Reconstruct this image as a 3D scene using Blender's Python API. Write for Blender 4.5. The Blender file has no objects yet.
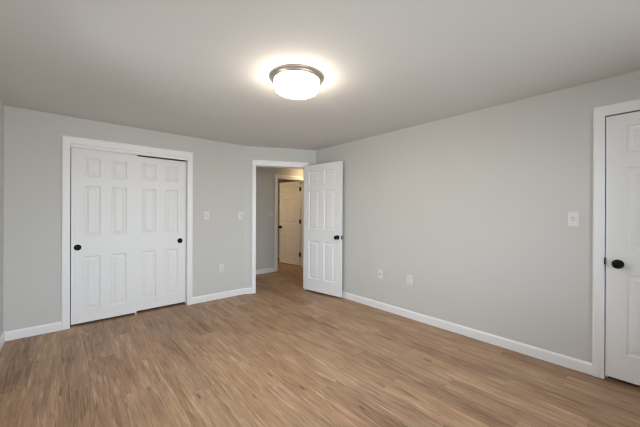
import bpy, bmesh, math
from mathutils import Vector, Matrix

scene = bpy.context.scene
COL = scene.collection

# ------------------------------------------------------------------ camera
TH, ROLL, FPX = 0.7204, 0.0035, 287.54
CAM_Z = 1.2855
cam_data = bpy.data.cameras.new('camera')
cam_data.sensor_fit = 'HORIZONTAL'
cam_data.sensor_width = 36.0
cam_data.lens = 36.0 * FPX / 640.0
cam_data.shift_y = -0.755 / 640.0
cam_data.clip_start = 0.02
cam = bpy.data.objects.new('camera', cam_data)
COL.objects.link(cam)
_R = Vector((math.cos(TH), -math.sin(TH), 0)); _F = Vector((math.sin(TH), math.cos(TH), 0)); _U = Vector((0, 0, 1))
_r = _R * math.cos(ROLL) + _U * math.sin(ROLL)
_u = _U * math.cos(ROLL) - _R * math.sin(ROLL)
cam.matrix_world = Matrix(((_r.x, _u.x, -_F.x, 0), (_r.y, _u.y, -_F.y, 0), (_r.z, _u.z, -_F.z, CAM_Z), (0, 0, 0, 1)))
scene.camera = cam

# ------------------------------------------------------------------ sky, daylight, exposure
SKY_STRENGTH = 8.6
SKY_COLOUR = (0.74, 0.87, 1.0)
LAMP_STRENGTH = 49.0
LAMP_COLOUR = (1.0, 0.87, 0.695)
HALL_STRENGTH = 22.0
FAR_STRENGTH = 42.0
HALL_COLOUR = (1.0, 0.70, 0.38)
world = bpy.data.worlds.new('sky')
scene.world = world
world.use_nodes = True
_wt = world.node_tree
_bg = _wt.nodes['Background']
_co = _wt.nodes.new('ShaderNodeTexCoord'); _sp = _wt.nodes.new('ShaderNodeSeparateXYZ'); _rp = _wt.nodes.new('ShaderNodeValToRGB')
_mr = _wt.nodes.new('ShaderNodeMapRange')
_mr.inputs[1].default_value = -1.0; _mr.inputs[2].default_value = 1.0
_rp.color_ramp.elements[0].position = 0.485; _rp.color_ramp.elements[0].color = (0.54, 0.58, 0.60, 1)     # pale ground outside
_rp.color_ramp.elements[1].position = 0.515; _rp.color_ramp.elements[1].color = (*SKY_COLOUR, 1)           # overcast sky
_wt.links.new(_co.outputs['Generated'], _sp.inputs[0]); _wt.links.new(_sp.outputs[2], _mr.inputs[0])
_wt.links.new(_mr.outputs[0], _rp.inputs[0]); _wt.links.new(_rp.outputs[0], _bg.inputs[0])
_bg.inputs[1].default_value = SKY_STRENGTH
vs = scene.view_settings
scene.display_settings.display_device = 'sRGB'
vs.view_transform = 'Standard'
vs.look = 'None'
vs.exposure = 0.16
vs.gamma = 1.0
vs.use_curve_mapping = False
scene.cycles.use_denoising = True
scene.cycles.pixel_filter_type = 'BLACKMAN_HARRIS'
scene.cycles.filter_width = 1.15
scene.cycles.max_bounces = 16
scene.cycles.diffuse_bounces = 10
scene.cycles.transparent_max_bounces = 16
scene.cycles.sample_clamp_indirect = 6.0

# ------------------------------------------------------------------ plan of the place (metres)
H = 2.338                      # ceiling height
XL, XR = -0.476, 3.149         # left and right wall faces
YC, YB = 4.207, -0.85          # closet wall face, wall behind the camera
KX, KY = 2.083, 4.207          # where the closet wall turns into the angled door wall
EX, EY = 3.149, 3.700          # where the angled wall meets the right wall
ALEN = math.hypot(EX - KX, EY - KY)
AROT = math.atan2(EY - KY, EX - KX)
YH = 5.36                      # far wall of the hall
WT = 0.115                     # wall thickness
PI = math.pi


# ------------------------------------------------------------------ materials
def new_mat(name):
    m = bpy.data.materials.new(name)
    m.use_nodes = True
    nt = m.node_tree
    return m, nt, nt.nodes['Principled BSDF']


def N(nt, kind, **kw):
    n = nt.nodes.new(kind)
    for k, v in kw.items():
        setattr(n, k, v)
    return n


def math_node(nt, op, a, b=None, c=None):
    n = nt.nodes.new('ShaderNodeMath')
    n.operation = op
    for i, v in enumerate((a, b, c)):
        if v is None:
            continue
        if isinstance(v, (int, float)):
            n.inputs[i].default_value = v
        else:
            nt.links.new(v, n.inputs[i])
    return n.outputs[0]


def paint(name, colour, rough, bump_scale=220, bump=0.04, mottled=0.015):
    m, nt, b = new_mat(name)
    tc = N(nt, 'ShaderNodeTexCoord')
    n1 = N(nt, 'ShaderNodeTexNoise')
    n1.inputs['Scale'].default_value = 2.3
    n1.inputs['Detail'].default_value = 3
    nt.links.new(tc.outputs['Object'], n1.inputs['Vector'])
    mix = N(nt, 'ShaderNodeMix', data_type='RGBA')
    mix.inputs[6].default_value = (*[c * (1 - mottled) for c in colour], 1)
    mix.inputs[7].default_value = (*[min(1, c * (1 + mottled)) for c in colour], 1)
    nt.links.new(n1.outputs['Fac'], mix.inputs[0])
    nt.links.new(mix.outputs[2], b.inputs['Base Color'])
    b.inputs['Roughness'].default_value = rough
    if bump:
        n2 = N(nt, 'ShaderNodeTexNoise')
        n2.inputs['Scale'].default_value = bump_scale
        n2.inputs['Detail'].default_value = 2
        nt.links.new(tc.outputs['Object'], n2.inputs['Vector'])
        bp = N(nt, 'ShaderNodeBump')
        bp.inputs['Strength'].default_value = bump
        bp.inputs['Distance'].default_value = 0.002
        nt.links.new(n2.outputs['Fac'], bp.inputs['Height'])
        nt.links.new(bp.outputs['Normal'], b.inputs['Normal'])
    return m


M_WALL = paint('grey_wall_paint', (0.612, 0.612, 0.592), 0.75)
M_CEIL = paint('ceiling_paint', (0.665, 0.66, 0.65), 0.9, 120, 0.06)
M_TRIM = paint('white_trim_paint', (0.85, 0.86, 0.87), 0.38, 60, 0.01, 0.006)
M_DOOR = paint('white_door_paint', (0.835, 0.845, 0.855), 0.42, 90, 0.015, 0.006)
M_PLATE = paint('white_plastic', (0.74, 0.74, 0.745), 0.35, 60, 0.0, 0.004)
M_HALLWALL = M_WALL


def plain(name, colour, rough, metallic=0.0, noise=0.06):
    m, nt, b = new_mat(name)
    tc = N(nt, 'ShaderNodeTexCoord')
    n1 = N(nt, 'ShaderNodeTexNoise')
    n1.inputs['Scale'].default_value = 40
    nt.links.new(tc.outputs['Object'], n1.inputs['Vector'])
    r = N(nt, 'ShaderNodeMapRange')
    r.inputs[3].default_value = max(0.02, rough - noise)
    r.inputs[4].default_value = min(1, rough + noise)
    nt.links.new(n1.outputs['Fac'], r.inputs[0])
    nt.links.new(r.outputs[0], b.inputs['Roughness'])
    b.inputs['Base Color'].default_value = (*colour, 1)
    b.inputs['Metallic'].default_value = metallic
    return m


M_BLACK = plain('matte_black_metal', (0.003, 0.003, 0.0035), 0.6, 0.0)
M_BLACK.node_tree.nodes['Principled BSDF'].inputs['Specular IOR Level'].default_value = 0.22
M_SLOT = plain('dark_slot', (0.03, 0.03, 0.032), 0.6)
M_NICKEL = plain('brushed_nickel', (0.52, 0.48, 0.42), 0.34, 1.0)
M_SHADE = plain('switch_slot_shade', (0.40, 0.40, 0.40), 0.5)  # grey stands in for the shade inside a switch slot
M_COAX = plain('dull_connector_metal', (0.16, 0.155, 0.15), 0.4, 0.8)


def lamp_mat(name, colour, strength):
    """opal glass lit by a board of diodes above it: the underside glows most, the rim less"""
    m, nt, b = new_mat(name)
    b.inputs['Base Color'].default_value = (0.9, 0.9, 0.88, 1)
    b.inputs['Roughness'].default_value = 0.3
    b.inputs['Emission Color'].default_value = (*colour, 1)
    tc = N(nt, 'ShaderNodeTexCoord')
    sp = N(nt, 'ShaderNodeSeparateXYZ')
    nt.links.new(tc.outputs['Object'], sp.inputs[0])
    r = N(nt, 'ShaderNodeMapRange')
    r.inputs[1].default_value = -0.112; r.inputs[2].default_value = -0.05
    r.inputs[3].default_value = strength; r.inputs[4].default_value = strength * 0.42
    nt.links.new(sp.outputs[2], r.inputs[0])
    nt.links.new(r.outputs[0], b.inputs['Emission Strength'])
    return m


M_LAMP = lamp_mat('lit_opal_glass', LAMP_COLOUR, LAMP_STRENGTH)
M_HALLLAMP = lamp_mat('lit_warm_opal_glass', HALL_COLOUR, HALL_STRENGTH)
M_FARLAMP = lamp_mat('lit_warm_opal_glass_bedroom', HALL_COLOUR, FAR_STRENGTH)

# clear window glass
M_GLASS = bpy.data.materials.new('clear_window_glass')
M_GLASS.use_nodes = True
_nt = M_GLASS.node_tree
_nt.nodes.clear()
_out = N(_nt, 'ShaderNodeOutputMaterial'); _tr = N(_nt, 'ShaderNodeBsdfTransparent'); _gl = N(_nt, 'ShaderNodeBsdfGlossy')
_fr = N(_nt, 'ShaderNodeFresnel'); _mx = N(_nt, 'ShaderNodeMixShader')
_gl.inputs['Roughness'].default_value = 0.02
_fr.inputs['IOR'].default_value = 1.45
_nt.links.new(_fr.outputs[0], _mx.inputs[0]); _nt.links.new(_tr.outputs[0], _mx.inputs[1])
_nt.links.new(_gl.outputs[0], _mx.inputs[2]); _nt.links.new(_mx.outputs[0], _out.inputs[0])


def plank_floor():
    m, nt, b = new_mat('oak_plank_floor')
    L = nt.links
    tc = N(nt, 'ShaderNodeTexCoord')
    sep = N(nt, 'ShaderNodeSeparateXYZ')
    L.new(tc.outputs['Object'], sep.inputs[0])
    X, Y = sep.outputs[0], sep.outputs[1]
    W, PL = 0.178, 1.22
    u = math_node(nt, 'DIVIDE', math_node(nt, 'ADD', X, 0.042), W)
    colm = math_node(nt, 'FLOOR', u)
    fu = math_node(nt, 'SUBTRACT', u, colm)
    off = math_node(nt, 'FRACT', math_node(nt, 'MULTIPLY', colm, 0.3825))
    v = math_node(nt, 'SUBTRACT', math_node(nt, 'DIVIDE', math_node(nt, 'SUBTRACT', Y, 0.27), PL), off)
    row = math_node(nt, 'FLOOR', v)
    fv = math_node(nt, 'SUBTRACT', v, row)
    cid = N(nt, 'ShaderNodeCombineXYZ')
    L.new(colm, cid.inputs[0]); L.new(row, cid.inputs[1]); cid.inputs[2].default_value = 3.7
    wn = N(nt, 'ShaderNodeTexWhiteNoise', noise_dimensions='3D')
    L.new(cid.outputs[0], wn.inputs['Vector'])
    sr = N(nt, 'ShaderNodeSeparateColor')
    L.new(wn.outputs['Color'], sr.inputs[0])
    r1, r2, r3 = sr.outputs[0], sr.outputs[1], sr.outputs[2]

    def coord(sx, sy, rz, rx):
        c = N(nt, 'ShaderNodeCombineXYZ')
        L.new(math_node(nt, 'ADD', math_node(nt, 'MULTIPLY', X, sx), math_node(nt, 'MULTIPLY', rx, 17.0)), c.inputs[0])
        L.new(math_node(nt, 'ADD', math_node(nt, 'MULTIPLY', Y, sy), math_node(nt, 'MULTIPLY', rz, 23.0)), c.inputs[1])
        L.new(math_node(nt, 'MULTIPLY', rz, 91.0), c.inputs[2])
        return c.outputs[0]

    def noise(vec, detail, rough=0.55, dist=0.0):
        n = N(nt, 'ShaderNodeTexNoise')
        n.inputs['Scale'].default_value = 1.0
        n.inputs['Detail'].default_value = detail
        n.inputs['Roughness'].default_value = rough
        n.inputs['Distortion'].default_value = dist
        L.new(vec, n.inputs['Vector'])
        return n.outputs['Fac']

    broad = noise(coord(20, 1.1, r2, r3), 5, 0.62, 1.6)         # broad streaks and cathedral figure
    fine = noise(coord(95, 4.5, r3, r1), 6, 0.72, 0.5)          # fine grain
    blotch = noise(coord(5, 2.2, r1, r2), 2)                   # cloudy tone drift along a plank
    tone = math_node(nt, 'ADD', math_node(nt, 'MULTIPLY', broad, 0.50), math_node(nt, 'MULTIPLY', fine, 0.50))
    tone = math_node(nt, 'ADD', tone, math_node(nt, 'MULTIPLY', math_node(nt, 'SUBTRACT', blotch, 0.5), 0.25))
    tone = math_node(nt, 'ADD', tone, math_node(nt, 'MULTIPLY', math_node(nt, 'SUBTRACT', r1, 0.5), 0.06))
    tone = math_node(nt, 'SUBTRACT', tone, math_node(nt, 'MULTIPLY', math_node(nt, 'GREATER_THAN', r3, 0.86), 0.05))
    ramp = N(nt, 'ShaderNodeValToRGB')
    cr = ramp.color_ramp
    cr.elements[0].position = 0.34; cr.elements[0].color = (0.201, 0.111, 0.062, 1)
    cr.elements[1].position = 0.66; cr.elements[1].color = (0.559, 0.386, 0.247, 1)
    e = cr.elements.new(0.44); e.color = (0.318, 0.193, 0.115, 1)
    e = cr.elements.new(0.56); e.color = (0.416, 0.265, 0.161, 1)
    L.new(tone, ramp.inputs[0])
    # some planks greyer, some warmer
    hue = N(nt, 'ShaderNodeMix', data_type='RGBA', blend_type='MULTIPLY')
    hue.inputs[0].default_value = 1.0
    tint = N(nt, 'ShaderNodeMix', data_type='RGBA')
    tint.inputs[6].default_value = (1.03, 1.0, 0.96, 1)
    tint.inputs[7].default_value = (0.97, 0.985, 1.0, 1)
    L.new(r2, tint.inputs[0])
    L.new(ramp.outputs[0], hue.inputs[6]); L.new(tint.outputs[2], hue.inputs[7])
    # knots and mineral streaks
    kv = N(nt, 'ShaderNodeTexVoronoi')
    kv.inputs['Scale'].default_value = 1.0
    L.new(coord(9.0, 2.2, r1, r3), kv.inputs['Vector'])
    kmask = N(nt, 'ShaderNodeMapRange')
    kmask.inputs[1].default_value = 0.05; kmask.inputs[2].default_value = 0.12
    kmask.inputs[3].default_value = 1.0; kmask.inputs[4].default_value = 0.0
    L.new(kv.outputs['Distance'], kmask.inputs[0])
    ksep = N(nt, 'ShaderNodeSeparateColor')
    L.new(kv.outputs['Color'], ksep.inputs[0])
    kon = math_node(nt, 'GREATER_THAN', ksep.outputs[0], 0.60)
    kf = math_node(nt, 'MULTIPLY', math_node(nt, 'MULTIPLY', kmask.outputs[0], kon), 0.88)
    streak = noise(coord(34, 1.5, r2, r1), 3, 0.5, 0.6)
    sm = N(nt, 'ShaderNodeMapRange')
    sm.inputs[1].default_value = 0.64; sm.inputs[2].default_value = 0.76
    sm.inputs[3].default_value = 0.0; sm.inputs[4].default_value = 0.58
    L.new(streak, sm.inputs[0])
    dark = math_node(nt, 'MAXIMUM', kf, sm.outputs[0])
    mk = N(nt, 'ShaderNodeMix', data_type='RGBA')
    mk.inputs[7].default_value = (0.085, 0.045, 0.026, 1)
    L.new(dark, mk.inputs[0]); L.new(hue.outputs[2], mk.inputs[6])
    # thin dark pores and pale flecks along the grain
    pore = noise(coord(120, 5.0, r1, r2), 2, 0.5, 0.4)
    pm = N(nt, 'ShaderNodeMapRange')
    pm.inputs[1].default_value = 0.60; pm.inputs[2].default_value = 0.72
    pm.inputs[3].default_value = 0.0; pm.inputs[4].default_value = 0.60
    L.new(pore, pm.inputs[0])
    mp = N(nt, 'ShaderNodeMix', data_type='RGBA')
    mp.inputs[7].default_value = (0.130, 0.072, 0.040, 1)
    L.new(pm.outputs[0], mp.inputs[0]); L.new(mk.outputs[2], mp.inputs[6])
    fleck = noise(coord(48, 2.6, r3, r2), 3, 0.55, 0.8)
    fm = N(nt, 'ShaderNodeMapRange')
    fm.inputs[1].default_value = 0.58; fm.inputs[2].default_value = 0.72
    fm.inputs[3].default_value = 0.0; fm.inputs[4].default_value = 0.55
    L.new(fleck, fm.inputs[0])
    mf = N(nt, 'ShaderNodeMix', data_type='RGBA')
    mf.inputs[7].default_value = (0.62, 0.47, 0.345, 1)
    L.new(fm.outputs[0], mf.inputs[0]); L.new(mp.outputs[2], mf.inputs[6])
    # plank seams
    eu = math_node(nt, 'MULTIPLY', math_node(nt, 'MINIMUM', fu, math_node(nt, 'SUBTRACT', 1.0, fu)), W)
    ev = math_node(nt, 'MULTIPLY', math_node(nt, 'MINIMUM', fv, math_node(nt, 'SUBTRACT', 1.0, fv)), PL)
    ed = math_node(nt, 'MINIMUM', eu, ev)
    seam = N(nt, 'ShaderNodeMapRange')
    seam.inputs[1].default_value = 0.0006; seam.inputs[2].default_value = 0.0024
    seam.inputs[3].default_value = 0.22; seam.inputs[4].default_value = 0.0
    L.new(ed, seam.inputs[0])
    ms = N(nt, 'ShaderNodeMix', data_type='RGBA')
    ms.inputs[7].default_value = (0.10, 0.055, 0.032, 1)
    L.new(seam.outputs[0], ms.inputs[0]); L.new(mf.outputs[2], ms.inputs[6])
    L.new(ms.outputs[2], b.inputs['Base Color'])
    rr = N(nt, 'ShaderNodeMapRange')
    rr.inputs[3].default_value = 0.42; rr.inputs[4].default_value = 0.58
    L.new(fine, rr.inputs[0]); L.new(rr.outputs[0], b.inputs['Roughness'])
    b.inputs['Specular IOR Level'].default_value = 0.5
    hgt = math_node(nt, 'SUBTRACT', math_node(nt, 'MULTIPLY', fine, 0.25), seam.outputs[0])
    bp = N(nt, 'ShaderNodeBump')
    bp.inputs['Strength'].default_value = 0.25
    bp.inputs['Distance'].default_value = 0.001
    L.new(hgt, bp.inputs['Height']); L.new(bp.outputs['Normal'], b.inputs['Normal'])
    return m


M_FLOOR = plank_floor()


# ------------------------------------------------------------------ mesh helpers
def obj(name, bm, mat, parent=None, loc=(0, 0, 0), rz=0.0, smooth=False, bevel=0.0):
    bmesh.ops.recalc_face_normals(bm, faces=bm.faces)
    me = bpy.data.meshes.new(name)
    bm.to_mesh(me)
    bm.free()
    me.materials.append(mat)
    if smooth:
        for p in me.polygons:
            p.use_smooth = True
        try:
            me.set_sharp_from_angle(angle=math.radians(40))
        except Exception:
            pass
    o = bpy.data.objects.new(name, me)
    o.location = loc
    o.rotation_euler = (0, 0, rz)
    COL.objects.link(o)
    if parent is not None:
        o.parent = parent
    if bevel:
        md = o.modifiers.new('edge', 'BEVEL')
        md.width = bevel; md.segments = 2; md.limit_method = 'ANGLE'
    return o


def box(bm, x0, x1, y0, y1, z0, z1):
    vs_ = [bm.verts.new(p) for p in ((x0, y0, z0), (x1, y0, z0), (x1, y1, z0), (x0, y1, z0), (x0, y0, z1), (x1, y0, z1), (x1, y1, z1), (x0, y1, z1))]
    for f in ((3, 2, 1, 0), (4, 5, 6, 7), (0, 1, 5, 4), (1, 2, 6, 5), (2, 3, 7, 6), (3, 0, 4, 7)):
        bm.faces.new([vs_[i] for i in f])
    return bm


def boxbm(*a):
    return box(bmesh.new(), *a)


def lathe(bm, prof, axis='-y', seg=32, centre=(0, 0, 0)):
    """profile of (radius, distance along the axis); closed by fans where the radius is 0"""
    c = Vector(centre)
    rings = []
    for r, a in prof:
        ring = []
        for k in range(seg if r > 1e-6 else 1):
            t = 2 * PI * k / seg
            p, q = r * math.cos(t), r * math.sin(t)
            if axis == '-y':
                v = Vector((p, -a, q))
            elif axis == 'y':
                v = Vector((p, a, q))
            elif axis == '-z':
                v = Vector((p, q, -a))
            else:
                v = Vector((p, q, a))
            ring.append(bm.verts.new(c + v))
        rings.append(ring)
    for A, B in zip(rings, rings[1:]):
        for k in range(seg):
            a0, a1 = A[k % len(A)], A[(k + 1) % len(A)]
            b0, b1 = B[k % len(B)], B[(k + 1) % len(B)]
            f = []
            for v_ in (a0, a1, b1, b0):
                if v_ not in f:
                    f.append(v_)
            if len(f) >= 3:
                bm.faces.new(f)
    return bm


def empty(name, loc, rz=0.0, label=None, cat=None, group=None, kind=None):
    o = bpy.data.objects.new(name, None)
    o.empty_display_size = 0.1
    o.location = loc
    o.rotation_euler = (0, 0, rz)
    COL.objects.link(o)
    return tag(o, label, cat, group, kind)


def tag(o, label=None, cat=None, group=None, kind=None):
    for k, v_ in (('label', label), ('category', cat), ('group', group), ('kind', kind)):
        if v_:
            o[k] = v_
    return o


def holed_wall(length, holes, t=WT, s0=0.0, h=H):
    """one connected mesh: a wall along +x (room side at y=0, body towards +y) with rectangular openings (s0, s1, z0, z1)"""
    S = sorted({s0, length, *[q for hh in holes for q in hh[:2]]})
    Z = sorted({0.0, h, *[q for hh in holes for q in hh[2:]]})
    solid = {}
    for i in range(len(S) - 1):
        for j in range(len(Z) - 1):
            cs, cz = (S[i] + S[i + 1]) / 2, (Z[j] + Z[j + 1]) / 2
            solid[i, j] = not any(a < cs < b and c < cz < d for a, b, c, d in holes)
    bm = bmesh.new()
    V = {}

    def vert(i, j, k):
        if (i, j, k) not in V:
            V[i, j, k] = bm.verts.new((S[i], t * k, Z[j]))
        return V[i, j, k]
    for (i, j), ok in solid.items():
        if not ok:
            continue
        for k in (0, 1):
            bm.faces.new([vert(i, j, k), vert(i + 1, j, k), vert(i + 1, j + 1, k), vert(i, j + 1, k)])
        for di, dj, e in ((-1, 0, ((i, j), (i, j + 1))), (1, 0, ((i + 1, j), (i + 1, j + 1))), (0, -1, ((i, j), (i + 1, j))), (0, 1, ((i, j + 1), (i + 1, j + 1)))):
            if not solid.get((i + di, j + dj), False):
                (a, b), (c, d) = e
                bm.faces.new([vert(a, b, 0), vert(c, d, 0), vert(c, d, 1), vert(a, b, 1)])
    return bm


def wall(name, loc, rz, length, holes=(), label='', s0=0.0, t=WT):
    o = obj(name, holed_wall(length, list(holes), t, s0), M_WALL, None, loc, rz)
    return tag(o, label, 'wall', None, 'structure')


CASING_PROFILE = ((0.0, 0.0), (0.0, 0.008), (0.06, 0.0105), (0.20, 0.0112), (0.42, 0.0125), (0.60, 0.0150), (0.80, 0.0175), (0.94, 0.0165), (1.0, 0.0135), (1.0, 0.0))


def sweep(rings):
    """loft a list of equal rings into one closed solid"""
    bm = bmesh.new()
    R = [[bm.verts.new(p) for p in ring] for ring in rings]
    n = len(R[0])
    for A, B in zip(R, R[1:]):
        for k in range(n):
            bm.faces.new((A[k], A[(k + 1) % n], B[(k + 1) % n], B[k]))
    bm.faces.new(R[0]); bm.faces.new(R[-1])
    return bm


def cased_opening(name, loc, rz, s0, s1, top, ws, wh, label, depth=WT, fascia=0.0, both=False, jamb_t=0.018):
    """casing (two legs and a mitred head) and jambs around an opening whose visible edges are s0, s1, top"""
    root = empty(name, loc, rz, label, 'door frame', None, 'structure')
    for side in ((-1, 1) if both else (-1,)):
        y0 = 0.0 if side < 0 else depth
        def leg(s, sg):
            return sweep([[(s + sg * u * ws, y0 + side * v_, 0.0) for u, v_ in CASING_PROFILE], [(s + sg * u * ws, y0 + side * v_, top + u * wh) for u, v_ in CASING_PROFILE]])
        obj('side_casing', leg(s0, -1), M_TRIM, root)
        obj('side_casing', leg(s1, 1), M_TRIM, root)
        obj('head_casing', sweep([[(s0 - u * ws, y0 + side * v_, top + u * wh) for u, v_ in CASING_PROFILE], [(s1 + u * ws, y0 + side * v_, top + u * wh) for u, v_ in CASING_PROFILE]]), M_TRIM, root)
    r = 0.004
    obj('side_jamb', boxbm(s0 - r - jamb_t, s0 - r, 0.0, depth, 0, top + r), M_TRIM, root)
    obj('side_jamb', boxbm(s1 + r, s1 + r + jamb_t, 0.0, depth, 0, top + r), M_TRIM, root)
    obj('head_jamb', boxbm(s0 - r - jamb_t, s1 + r + jamb_t, 0.0, depth, top + r, top + r + jamb_t), M_TRIM, root)
    if fascia:
        obj('track_fascia', boxbm(s0 - r, s1 + r, 0.002, 0.016, top - fascia, top + r), M_TRIM, root)
    return root


def baseboard(name, loc, rz, s0, s1, label, mat=None):
    h, t = 0.093, 0.013
    prof = ((0, 0), (-t, 0), (-t, h * 0.80), (-t * 0.85, h * 0.87), (-t * 0.5, h * 0.95), (-t * 0.35, h), (0, h))
    o = obj(name, sweep([[(s0, y, z) for y, z in prof], [(s1, y, z) for y, z in prof]]), mat or M_TRIM, None, loc, rz)
    return tag(o, label, 'baseboard', None, 'structure')


def leaf_bm(w, h, t, cols, rows):
    """a moulded six panel door leaf: x 0..w, z 0..h, y 0..t, both faces with raised panels"""
    bm = bmesh.new()
    S = sorted({0.0, w, *[q for c in cols for q in c]})
    Z = sorted({0.0, h, *[q for r in rows for q in r]})
    prof = ((0.009, 0.0085), (0.017, 0.0100), (0.041, 0.0045), (0.045, 0.0015))
    cell = {(c, r) for c in cols for r in rows}
    for fy, sg in ((0.0, 1), (t, -1)):
        V = {}
        def vert(x, z):
            if (x, z) not in V:
                V[x, z] = bm.verts.new((x, fy, z))
            return V[x, z]
        for i in range(len(S) - 1):
            for j in range(len(Z) - 1):
                q = [vert(S[i], Z[j]), vert(S[i + 1], Z[j]), vert(S[i + 1], Z[j + 1]), vert(S[i], Z[j + 1])]
                if ((S[i], S[i + 1]), (Z[j], Z[j + 1])) in cell:
                    prev = q
                    for d, dep in prof:
                        y = fy + sg * dep
                        cur = [bm.verts.new(p) for p in ((S[i] + d, y, Z[j] + d), (S[i + 1] - d, y, Z[j] + d), (S[i + 1] - d, y, Z[j + 1] - d), (S[i] + d, y, Z[j + 1] - d))]
                        for k in range(4):
                            bm.faces.new((prev[k], prev[(k + 1) % 4], cur[(k + 1) % 4], cur[k]))
                        prev = cur
                    bm.faces.new(prev)
                else:
                    bm.faces.new(q)
        if fy == 0.0:
            V0 = V
    edge = [(s, 0.0) for s in S] + [(w, z) for z in Z[1:]] + [(s, h) for s in reversed(S[:-1])] + [(0.0, z) for z in reversed(Z[1:-1])]
    for a, b in zip(edge, edge[1:] + edge[:1]):
        bm.faces.new((V0[a], V0[b], V[b], V[a]))
    return bm


def six_panel(w, h, stile, mull, rows):
    pw = (w - 2 * stile - mull) / 2
    cols = ((stile, stile + pw), (stile + pw + mull, w - stile))
    return leaf_bm(w, h, 0.035, cols, rows)


ROWS = ((0.195, 0.800), (0.995, 1.605), (1.715, 1.920))
ROWS_CLOSET = ((0.141, 0.753), (0.983, 1.558), (1.665, 1.876))


def knob(parent, x, z, y=0.0, side=-1, label=None):
    """round rosette, neck and rounded knob on a door face"""
    ax = '-y' if side < 0 else 'y'
    k = obj('knob', lathe(bmesh.new(), [(0.0, 0.018), (0.011, 0.018), (0.011, 0.027), (0.020, 0.030), (0.028, 0.037), (0.0305, 0.046), (0.029, 0.055), (0.022, 0.061), (0.010, 0.064), (0.0, 0.0645)], ax, 36, (x, y, z)), M_BLACK, parent, smooth=True)
    obj('rosette', lathe(bmesh.new(), [(0.0, 0.0), (0.034, 0.0), (0.034, 0.004), (0.031, 0.008), (0.020, 0.011), (0.013, 0.012), (0.012, 0.020), (0.0, 0.020)], ax, 36, (x, y, z)), M_BLACK, k, smooth=True)
    if label:
        k['label'] = label
    return k


# ------------------------------------------------------------------ room shell
FX0, FX1, FY0, FY1 = XL - WT, 6.3, YB - WT, 7.25
tag(obj('floor', boxbm(FX0, FX1, FY0, FY1, -0.08, 0.0), M_FLOOR), 'warm brown oak plank floor running through the room and hall', 'floor', None, 'structure')
tag(obj('ceiling', boxbm(FX0, FX1, FY0, FY1, H, H + 0.08), M_CEIL), 'flat matte off white ceiling over the whole room', 'ceiling', None, 'structure')

# closet wall (local s = X - XL)
CL0, CL1, CLT = 0.022, 1.245, 2.043          # closet opening in X and its top
wall('wall_closet', (XL, YC, 0), 0, KX - XL, [(CL0 - 0.022 - XL, CL1 + 0.022 - XL, 0, CLT + 0.022)], 'pale grey wall around the white sliding closet doors', s0=-WT)
# angled wall with the open doorway (local s along the wall)
D0, D1, DT = 0.194, 0.992, 2.037
wall('wall_angled', (KX, KY, 0), AROT, ALEN, [(D0 - 0.022, D1 + 0.022, 0, DT + 0.022)], 'short angled grey wall holding the open doorway to the hall')
# right wall (local s = -Y)
R0, R1, RT = -0.219, 0.553, 2.047
wall('wall_right', (XR, 0, 0), -PI / 2, -YB + WT, [(R0 - 0.022, R1 + 0.022, 0, RT + 0.022)], 'long pale grey wall with one closed white door', s0=-(EY + 0.09))
# left wall (local s = Y) with a window, wall behind the camera (local s = -X) with a window
W2 = (1.7, 2.5, 0.75, 2.02)
wall('wall_left', (XL, 0, 0), PI / 2, YC, [W2], 'pale grey wall meeting the closet wall in the corner', s0=YB - WT)
W1 = (-2.55, 0.36, 0.55, 2.08)
wall('wall_back', (0, YB, 0), PI, -XL, [W1], 'pale grey wall opposite the closet doors, with a wide window', s0=-XR)

# closet behind the sliding doors
wall('wall_closet_inside', (XL, 4.93, 0), 0, 2.2 - XL, [], 'plain grey wall deep inside the closet', s0=-WT)
wall('wall_closet_side', (XL, YC + WT, 0), PI / 2, 0.62, [], 'plain grey side wall inside the closet')
wall('wall_closet_end', (1.95, 4.93, 0), -PI / 2, 4.93 - YC - WT, [], 'plain grey end wall inside the closet')
# hall and the room across it
HD0, HD1, HDT = 3.468, 4.205, 2.040
wall('wall_hall', (0, YH, 0), 0, FX1, [(HD0 - 0.022, HD1 + 0.022, 0, HDT + 0.022)], 'grey hall wall seen through the open doorway', s0=2.2)
wall('wall_hall_end', (2.2, 4.93 + WT, 0), PI / 2, YH - 4.93 - WT, [], 'short grey wall closing the hall beside the closet', t=0.1)
wall('wall_hall_right', (4.9, YH, 0), -PI / 2, YH - 3.3, [], 'grey wall closing the far end of the hall')
wall('wall_hall_near', (4.9, 3.55, 0), PI, 4.9 - XR - WT, [], 'grey hall wall behind the long wall of the room')
wall('wall_bedroom_back', (2.2, 7.0, 0), 0, FX1 - 2.2, [], 'wall at the back of the room across the hall')
wall('wall_bedroom_left', (2.3, YH + WT, 0), PI / 2, 7.0 - YH - WT, [], 'side wall of the room across the hall', t=0.1)
wall('wall_bedroom_right', (6.1, 7.0, 0), -PI / 2, 7.0 - YH - WT, [], 'far side wall of the room across the hall')


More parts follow.
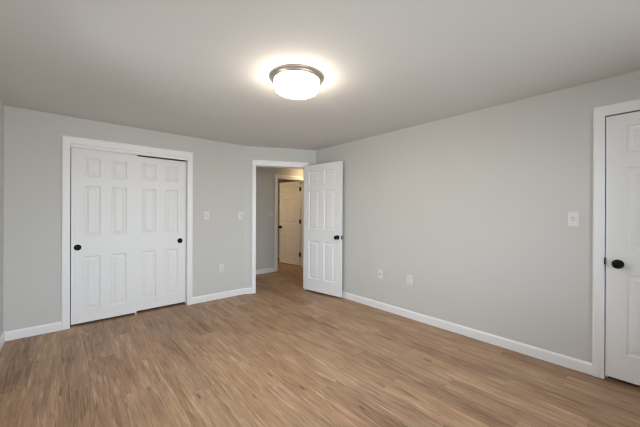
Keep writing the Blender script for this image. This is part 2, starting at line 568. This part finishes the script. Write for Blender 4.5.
# ------------------------------------------------------------------ windows that let the daylight in
def window(name, loc, rz, s0, s1, z0, z1, label):
    root = empty(name, loc, rz, label, 'window', None, 'structure')
    f = 0.045
    for a in ((s0, s1, 0.02, 0.10, z0, z0 + f), (s0, s1, 0.02, 0.10, z1 - f, z1), (s0, s0 + f, 0.02, 0.10, z0 + f, z1 - f), (s1 - f, s1, 0.02, 0.10, z0 + f, z1 - f)):
        obj('window_frame', boxbm(*a), M_TRIM, root)
    mid = (s0 + s1) / 2
    obj('mullion', boxbm(mid - 0.025, mid + 0.025, 0.02, 0.10, z0 + f, z1 - f), M_TRIM, root)
    for a, b in ((s0 + f, mid - 0.025), (mid + 0.025, s1 - f)):
        obj('pane', boxbm(a, b, 0.058, 0.062, z0 + f, z1 - f), M_GLASS, root)
    obj('sill', boxbm(s0 - 0.05, s1 + 0.05, -0.04, 0.02, z0 - 0.025, z0), M_TRIM, root)
    for a in ((s0 - 0.065, s0, z0, z1 + 0.065), (s1, s1 + 0.065, z0, z1 + 0.065), (s0, s1, z1, z1 + 0.065)):
        obj('window_casing', boxbm(a[0], a[1], -0.015, 0.0, a[2], a[3]), M_TRIM, root)
    # light portal: only guides the sampling of the sky through this opening
    ld = bpy.data.lights.new('sky_portal', 'AREA')
    ld.shape = 'RECTANGLE'; ld.size = s1 - s0; ld.size_y = z1 - z0
    ld.cycles.is_portal = True
    lo = bpy.data.objects.new('sky_portal', ld)
    COL.objects.link(lo)
    M = Matrix.Translation(loc) @ Matrix.Rotation(rz, 4, 'Z') @ Matrix.Translation((mid, WT + 0.02, (z0 + z1) / 2)) @ Matrix.Rotation(-PI / 2, 4, 'X')
    lo.matrix_world = M
    return root


window('window_1', (0, YB, 0), PI, *W1, 'wide white window in the wall opposite the closet')
window('window_2', (XL, 0, 0), PI / 2, *W2, 'white double window in the left wall')

# ------------------------------------------------------------------ door frames
cf = cased_opening('trim_1', (0, YC, 0), 0, CL0, CL1, CLT, 0.070, 0.078, 'white casing around the sliding closet doors', depth=WT, fascia=0.040)
obj('floor_guide', boxbm(0.640, 0.652, 0.012, 0.075, 0.0, 0.022), M_PLATE, cf)
af = cased_opening('trim_2', (KX, KY, 0), AROT, D0, D1, DT, 0.060, 0.090, 'white casing around the open doorway to the hall', both=True)
lip = obj('strike_plate', boxbm(D0 - 0.006, D0 + 0.001, -0.011, 0.03, 0.890, 0.940), M_TRIM, af)
rf = cased_opening('trim_3', (XR, 0, 0), -PI / 2, R0, R1, RT, 0.068, 0.080, 'white casing around the closed door in the long wall')
hf = cased_opening('trim_4', (0, YH, 0), 0, HD0, HD1, HDT, 0.083, 0.085, 'white casing around the doorway across the hall', both=True)
# something solid behind the closed door: its dark side room
wall('wall_storage_back', (XR + WT + 0.6, 0.7, 0), -PI / 2, 0.7 - YB + WT, [], 'plain wall at the back of the space behind the closed door')
wall('wall_storage_side', (XR + WT, 0.6, 0), 0, 0.6, [], 'plain side wall of the space behind the closed door', t=0.09)
wall('wall_storage_end', (XR + WT + 0.6, YB, 0), PI, 0.6, [], 'plain end wall of the space behind the closed door')

# ------------------------------------------------------------------ doors
# closet, front leaf and rear leaf on their tracks
d1 = empty('door_1', (0.029, YC + 0.026, 0.026), 0, 'front sliding closet door, left of the pair, overlapping its neighbour', 'sliding door', None, 'structure')
obj('slab', six_panel(0.626, 1.992, 0.108, 0.103, ROWS_CLOSET), M_DOOR, d1)
d2 = empty('door_2', (0.605, YC + 0.068, 0.030), 0, 'rear sliding closet door, right of the pair, partly covered', 'sliding door', None, 'structure')
obj('slab', six_panel(0.651, 1.963, 0.112, 0.108, ROWS_CLOSET), M_DOOR, d2)


def finger_pull(parent, x, z):
    p = obj('finger_pull', lathe(bmesh.new(), [(0.0, 0.0012), (0.022, 0.0012), (0.0245, 0.002), (0.027, 0.005), (0.031, 0.005), (0.0335, 0.002), (0.034, -0.001), (0.0, -0.001)], '-y', 36, (x, 0, z)), M_BLACK, parent, smooth=True)
    p['label'] = 'round black finger pull'
    return p


finger_pull(d1, 0.057, 0.858)
finger_pull(d2, 0.567, 0.862)

# open bedroom door, swung back beside the right wall
LW = 0.757
lx0, ly0, lx1, ly1 = 2.930, 3.744, 3.046, 2.990
lrz = math.atan2(ly1 - ly0, lx1 - lx0)
d3 = empty('door_3', (lx0, ly0, 0.032), lrz, 'white six panel door standing open beside the long wall', 'door', None, 'structure')
obj('slab', six_panel(LW, 2.022, 0.112, 0.098, ROWS), M_DOOR, d3)
knob(d3, LW - 0.062, 0.885, 0.0, -1, 'round black door knob')
knob(d3, LW - 0.062, 0.885, 0.035, 1, 'round black door knob on the far face')
obj('latch_plate', boxbm(LW - 0.001, LW + 0.002, 0.006, 0.030, 0.856, 0.914), M_BLACK, d3)
obj('latch_bolt', boxbm(LW, LW + 0.011, 0.011, 0.024, 0.875, 0.896), M_BLACK, d3)
for z in (0.22, 1.02, 1.80):
    h_ = obj('hinge', boxbm(-0.002, 0.030, 0.034, 0.0365, z - 0.044, z + 0.044), M_BLACK, d3)
    obj('hinge_pin', lathe(bmesh.new(), [(0, -0.046), (0.006, -0.046), (0.006, 0.046), (0, 0.046)], 'z', 16, (-0.004, 0.041, z)), M_BLACK, h_, smooth=True)

# closed door in the right wall
RW = 0.762
d4 = empty('door_4', (XR + 0.002, 0.214, 0.028), -PI / 2, 'closed white six panel door in the long right wall', 'door', None, 'structure')
obj('slab', six_panel(RW, 2.011, 0.112, 0.100, ROWS), M_DOOR, d4)
knob(d4, 0.066, 0.875, 0.0, -1, 'round black door knob')
obj('latch_plate', boxbm(-0.0090, -0.0005, -0.0125, 0.030, 0.864, 0.916), M_BLACK, d4)
obj('door_stop', boxbm(-0.006, 0.012, 0.037, 0.048, -0.014, 2.02), M_TRIM, rf).location = (-0.214, 0.002, 0.014)

# door across the hall, opened away into its room
HW = 0.735
hx, hy, hfx, hfy = 4.166, 5.480, 4.071, 6.209
hrz = math.atan2(hy - hfy, hx - hfx)
d5 = empty('door_5', (hfx, hfy, 0.022), hrz, 'white six panel door open in the warm lit room across the hall', 'door', None, 'structure')
obj('slab', six_panel(HW, 2.022, 0.110, 0.098, ROWS), M_DOOR, d5)
knob(d5, 0.064, 0.90, 0.0, -1, 'round black door knob')
for z in (0.26, 1.05, 1.83):
    h_ = obj('hinge', boxbm(HW + 0.0005, HW + 0.004, -0.004, 0.034, z - 0.047, z + 0.047), M_BLACK, d5)
    obj('hinge_pin', lathe(bmesh.new(), [(0, -0.052), (0.011, -0.052), (0.011, 0.052), (0, 0.052)], 'z', 16, (HW + 0.006, -0.007, z)), M_BLACK, h_, smooth=True)
    h_['label'] = 'black butt hinge'

# ------------------------------------------------------------------ baseboards
baseboard('baseboard_left', (XL, 0, 0), PI / 2, YB, YC - 0.013, 'white baseboard along the left wall')
baseboard('baseboard_closet_left', (0, YC, 0), 0, XL, CL0 - 0.070, 'white baseboard between the corner and the closet casing')
baseboard('baseboard_closet_right', (0, YC, 0), 0, CL1 + 0.070, KX + 0.003, 'white baseboard right of the closet casing')
baseboard('baseboard_angled', (KX, KY, 0), AROT, -0.003, D0 - 0.060, 'short white baseboard left of the open doorway')
baseboard('baseboard_angled_corner', (KX, KY, 0), AROT, D1 + 0.060, ALEN - 0.01, 'short white baseboard behind the open door')
baseboard('baseboard_right', (XR, 0, 0), -PI / 2, -EY + 0.006, R0 - 0.068, 'long white baseboard along the right wall')
baseboard('baseboard_right_back', (XR, 0, 0), -PI / 2, R1 + 0.068, -YB, 'white baseboard past the closed door')
baseboard('baseboard_back', (0, YB, 0), PI, -XR + 0.013, -XL - 0.013, 'white baseboard opposite the closet')
baseboard('baseboard_hall', (0, YH, 0), 0, 2.2, HD0 - 0.083, 'white baseboard along the hall wall')
baseboard('baseboard_bedroom', (2.2, 7.0, 0), 0, 0.1, FX1 - 2.4, 'white baseboard in the room across the hall')


# ------------------------------------------------------------------ ceiling lamps
def flush_lamp(loc, mat, label, R=0.205, name='ceiling_light'):
    root = empty(name, loc, 0, label, 'ceiling light')
    k = R / 0.205
    obj('ring', lathe(bmesh.new(), [(0.0, 0.0), (0.208 * k, 0.0), (0.2105 * k, 0.004), (0.2095 * k, 0.009), (0.203 * k, 0.012), (0.197 * k, 0.020), (0.193 * k, 0.030), (0.187 * k, 0.034), (0.178 * k, 0.034), (0.176 * k, 0.030), (0.0, 0.028)], '-z', 72), M_NICKEL, root, smooth=True)
    g = [(0.174 * k, 0.029), (0.175 * k, 0.060), (0.173 * k, 0.078), (0.167 * k, 0.094), (0.154 * k, 0.106), (0.130 * k, 0.114), (0.080 * k, 0.119), (0.0, 0.120)]
    dsh = obj('diffuser', lathe(bmesh.new(), g, '-z', 72), mat, root, smooth=True)
    dsh['label'] = 'glowing opal glass diffuser'
    return root


flush_lamp((1.344, 1.811, H), M_LAMP, 'round lit flush ceiling light with brushed nickel ring')
flush_lamp((4.15, 5.02, H), M_HALLLAMP, 'warm flush ceiling light in the hall', 0.15)
flush_lamp((2.75, 5.95, H), M_FARLAMP, 'warm flush ceiling light in the room across the hall', 0.15)


# ------------------------------------------------------------------ switches and outlets (local x along the wall, -y into the room)
def plate_bm(w=0.072, h=0.118, t=0.006):
    bm = bmesh.new()
    e = 0.004
    rings = []
    for d, y in ((0, 0.0), (0, -t * 0.45), (e * 0.4, -t * 0.8), (e, -t)):
        rings.append([(-w / 2 + d, y, -h / 2 + d), (w / 2 - d, y, -h / 2 + d), (w / 2 - d, y, h / 2 - d), (-w / 2 + d, y, h / 2 - d)])
    bm.free()
    return sweep(rings)


def screw(root, z, x=0.0):
    return obj('screw', lathe(bmesh.new(), [(0.0, 0.005), (0.0035, 0.005), (0.0032, 0.0068), (0.0, 0.0072)], '-y', 14, (x, 0, z)), M_PLATE, root, smooth=True)


def switch(loc, rz, label, w=0.074, h=0.120):
    r = empty('light_switch', loc, rz, label, 'light switch', 'toggle light switches')
    obj('plate', plate_bm(w, h), M_PLATE, r)
    tg = sweep([[(-0.005, -0.005, -0.012), (0.005, -0.005, -0.012), (0.005, -0.005, 0.012), (-0.005, -0.005, 0.012)],
                [(-0.0045, -0.0195, -0.013), (0.0045, -0.0195, -0.013), (0.0045, -0.0175, -0.005), (-0.0045, -0.0175, -0.005)]])
    obj('toggle', tg, M_PLATE, r)
    obj('toggle_slot_shade', boxbm(-0.0085, 0.0085, -0.0066, -0.0055, -0.0165, 0.0165), M_SHADE, r)  # thin slab, its grey painting the shaded recess around the toggle
    screw(r, 0.030); screw(r, -0.030)
    return r


def outlet(loc, rz, label):
    r = empty('wall_outlet', loc, rz, label, 'outlet', 'duplex wall outlets')
    obj('plate', plate_bm(0.073, 0.118), M_PLATE, r)
    for z in (0.0195, -0.0195):
        f = obj('receptacle', lathe(bmesh.new(), [(0.0, 0.0045), (0.0165, 0.0045), (0.0165, 0.0072), (0.015, 0.0078), (0.0, 0.0078)], '-y', 28, (0, 0, z)), M_PLATE, r, smooth=True)
        for x, hh in ((-0.0062, 0.0045), (0.0062, 0.0038)):
            obj('slot', boxbm(x - 0.0011, x + 0.0011, -0.0082, -0.0070, z + 0.003 - hh, z + 0.003 + hh), M_SLOT, f)
        obj('ground_hole', lathe(bmesh.new(), [(0.0, 0.0070), (0.0024, 0.0070), (0.0024, 0.0082), (0.0, 0.0082)], '-y', 12, (0, 0, z - 0.0085)), M_SLOT, f)
    screw(r, 0.0)
    return r


switch((1.507, YC, 1.240), 0, 'white toggle light switch just right of the closet casing')
switch((2.033, YC, 1.238), 0, 'white toggle light switch just left of the open doorway')
switch((XR, 0.4075, 1.242), -PI / 2, 'white toggle light switch beside the closed door on the long wall')
switch((3.300, YH, 1.258), 0, 'white light switch on the hall wall seen through the open doorway', w=0.115)
outlet((1.729, YC, 0.457), 0, 'white outlet low on the wall between the closet and the open doorway')
outlet((XR, 1.918, 0.471), -PI / 2, 'white outlet low on the long wall, nearer the closed door')

cj = empty('cable_outlet', (XR, 2.358, 0.466), -PI / 2, 'white cable jack plate low on the long wall, nearer the open door', 'outlet')
obj('plate', plate_bm(0.073, 0.118), M_PLATE, cj)
jk = obj('connector', lathe(bmesh.new(), [(0.0, 0.005), (0.0085, 0.005), (0.0085, 0.010), (0.0055, 0.0105), (0.0055, 0.019), (0.0, 0.019)], '-y', 18, (-0.002, 0, 0.004)), M_COAX, cj, smooth=True)
jk['label'] = 'dark threaded metal cable connector'
screw(cj, 0.041); screw(cj, -0.041)
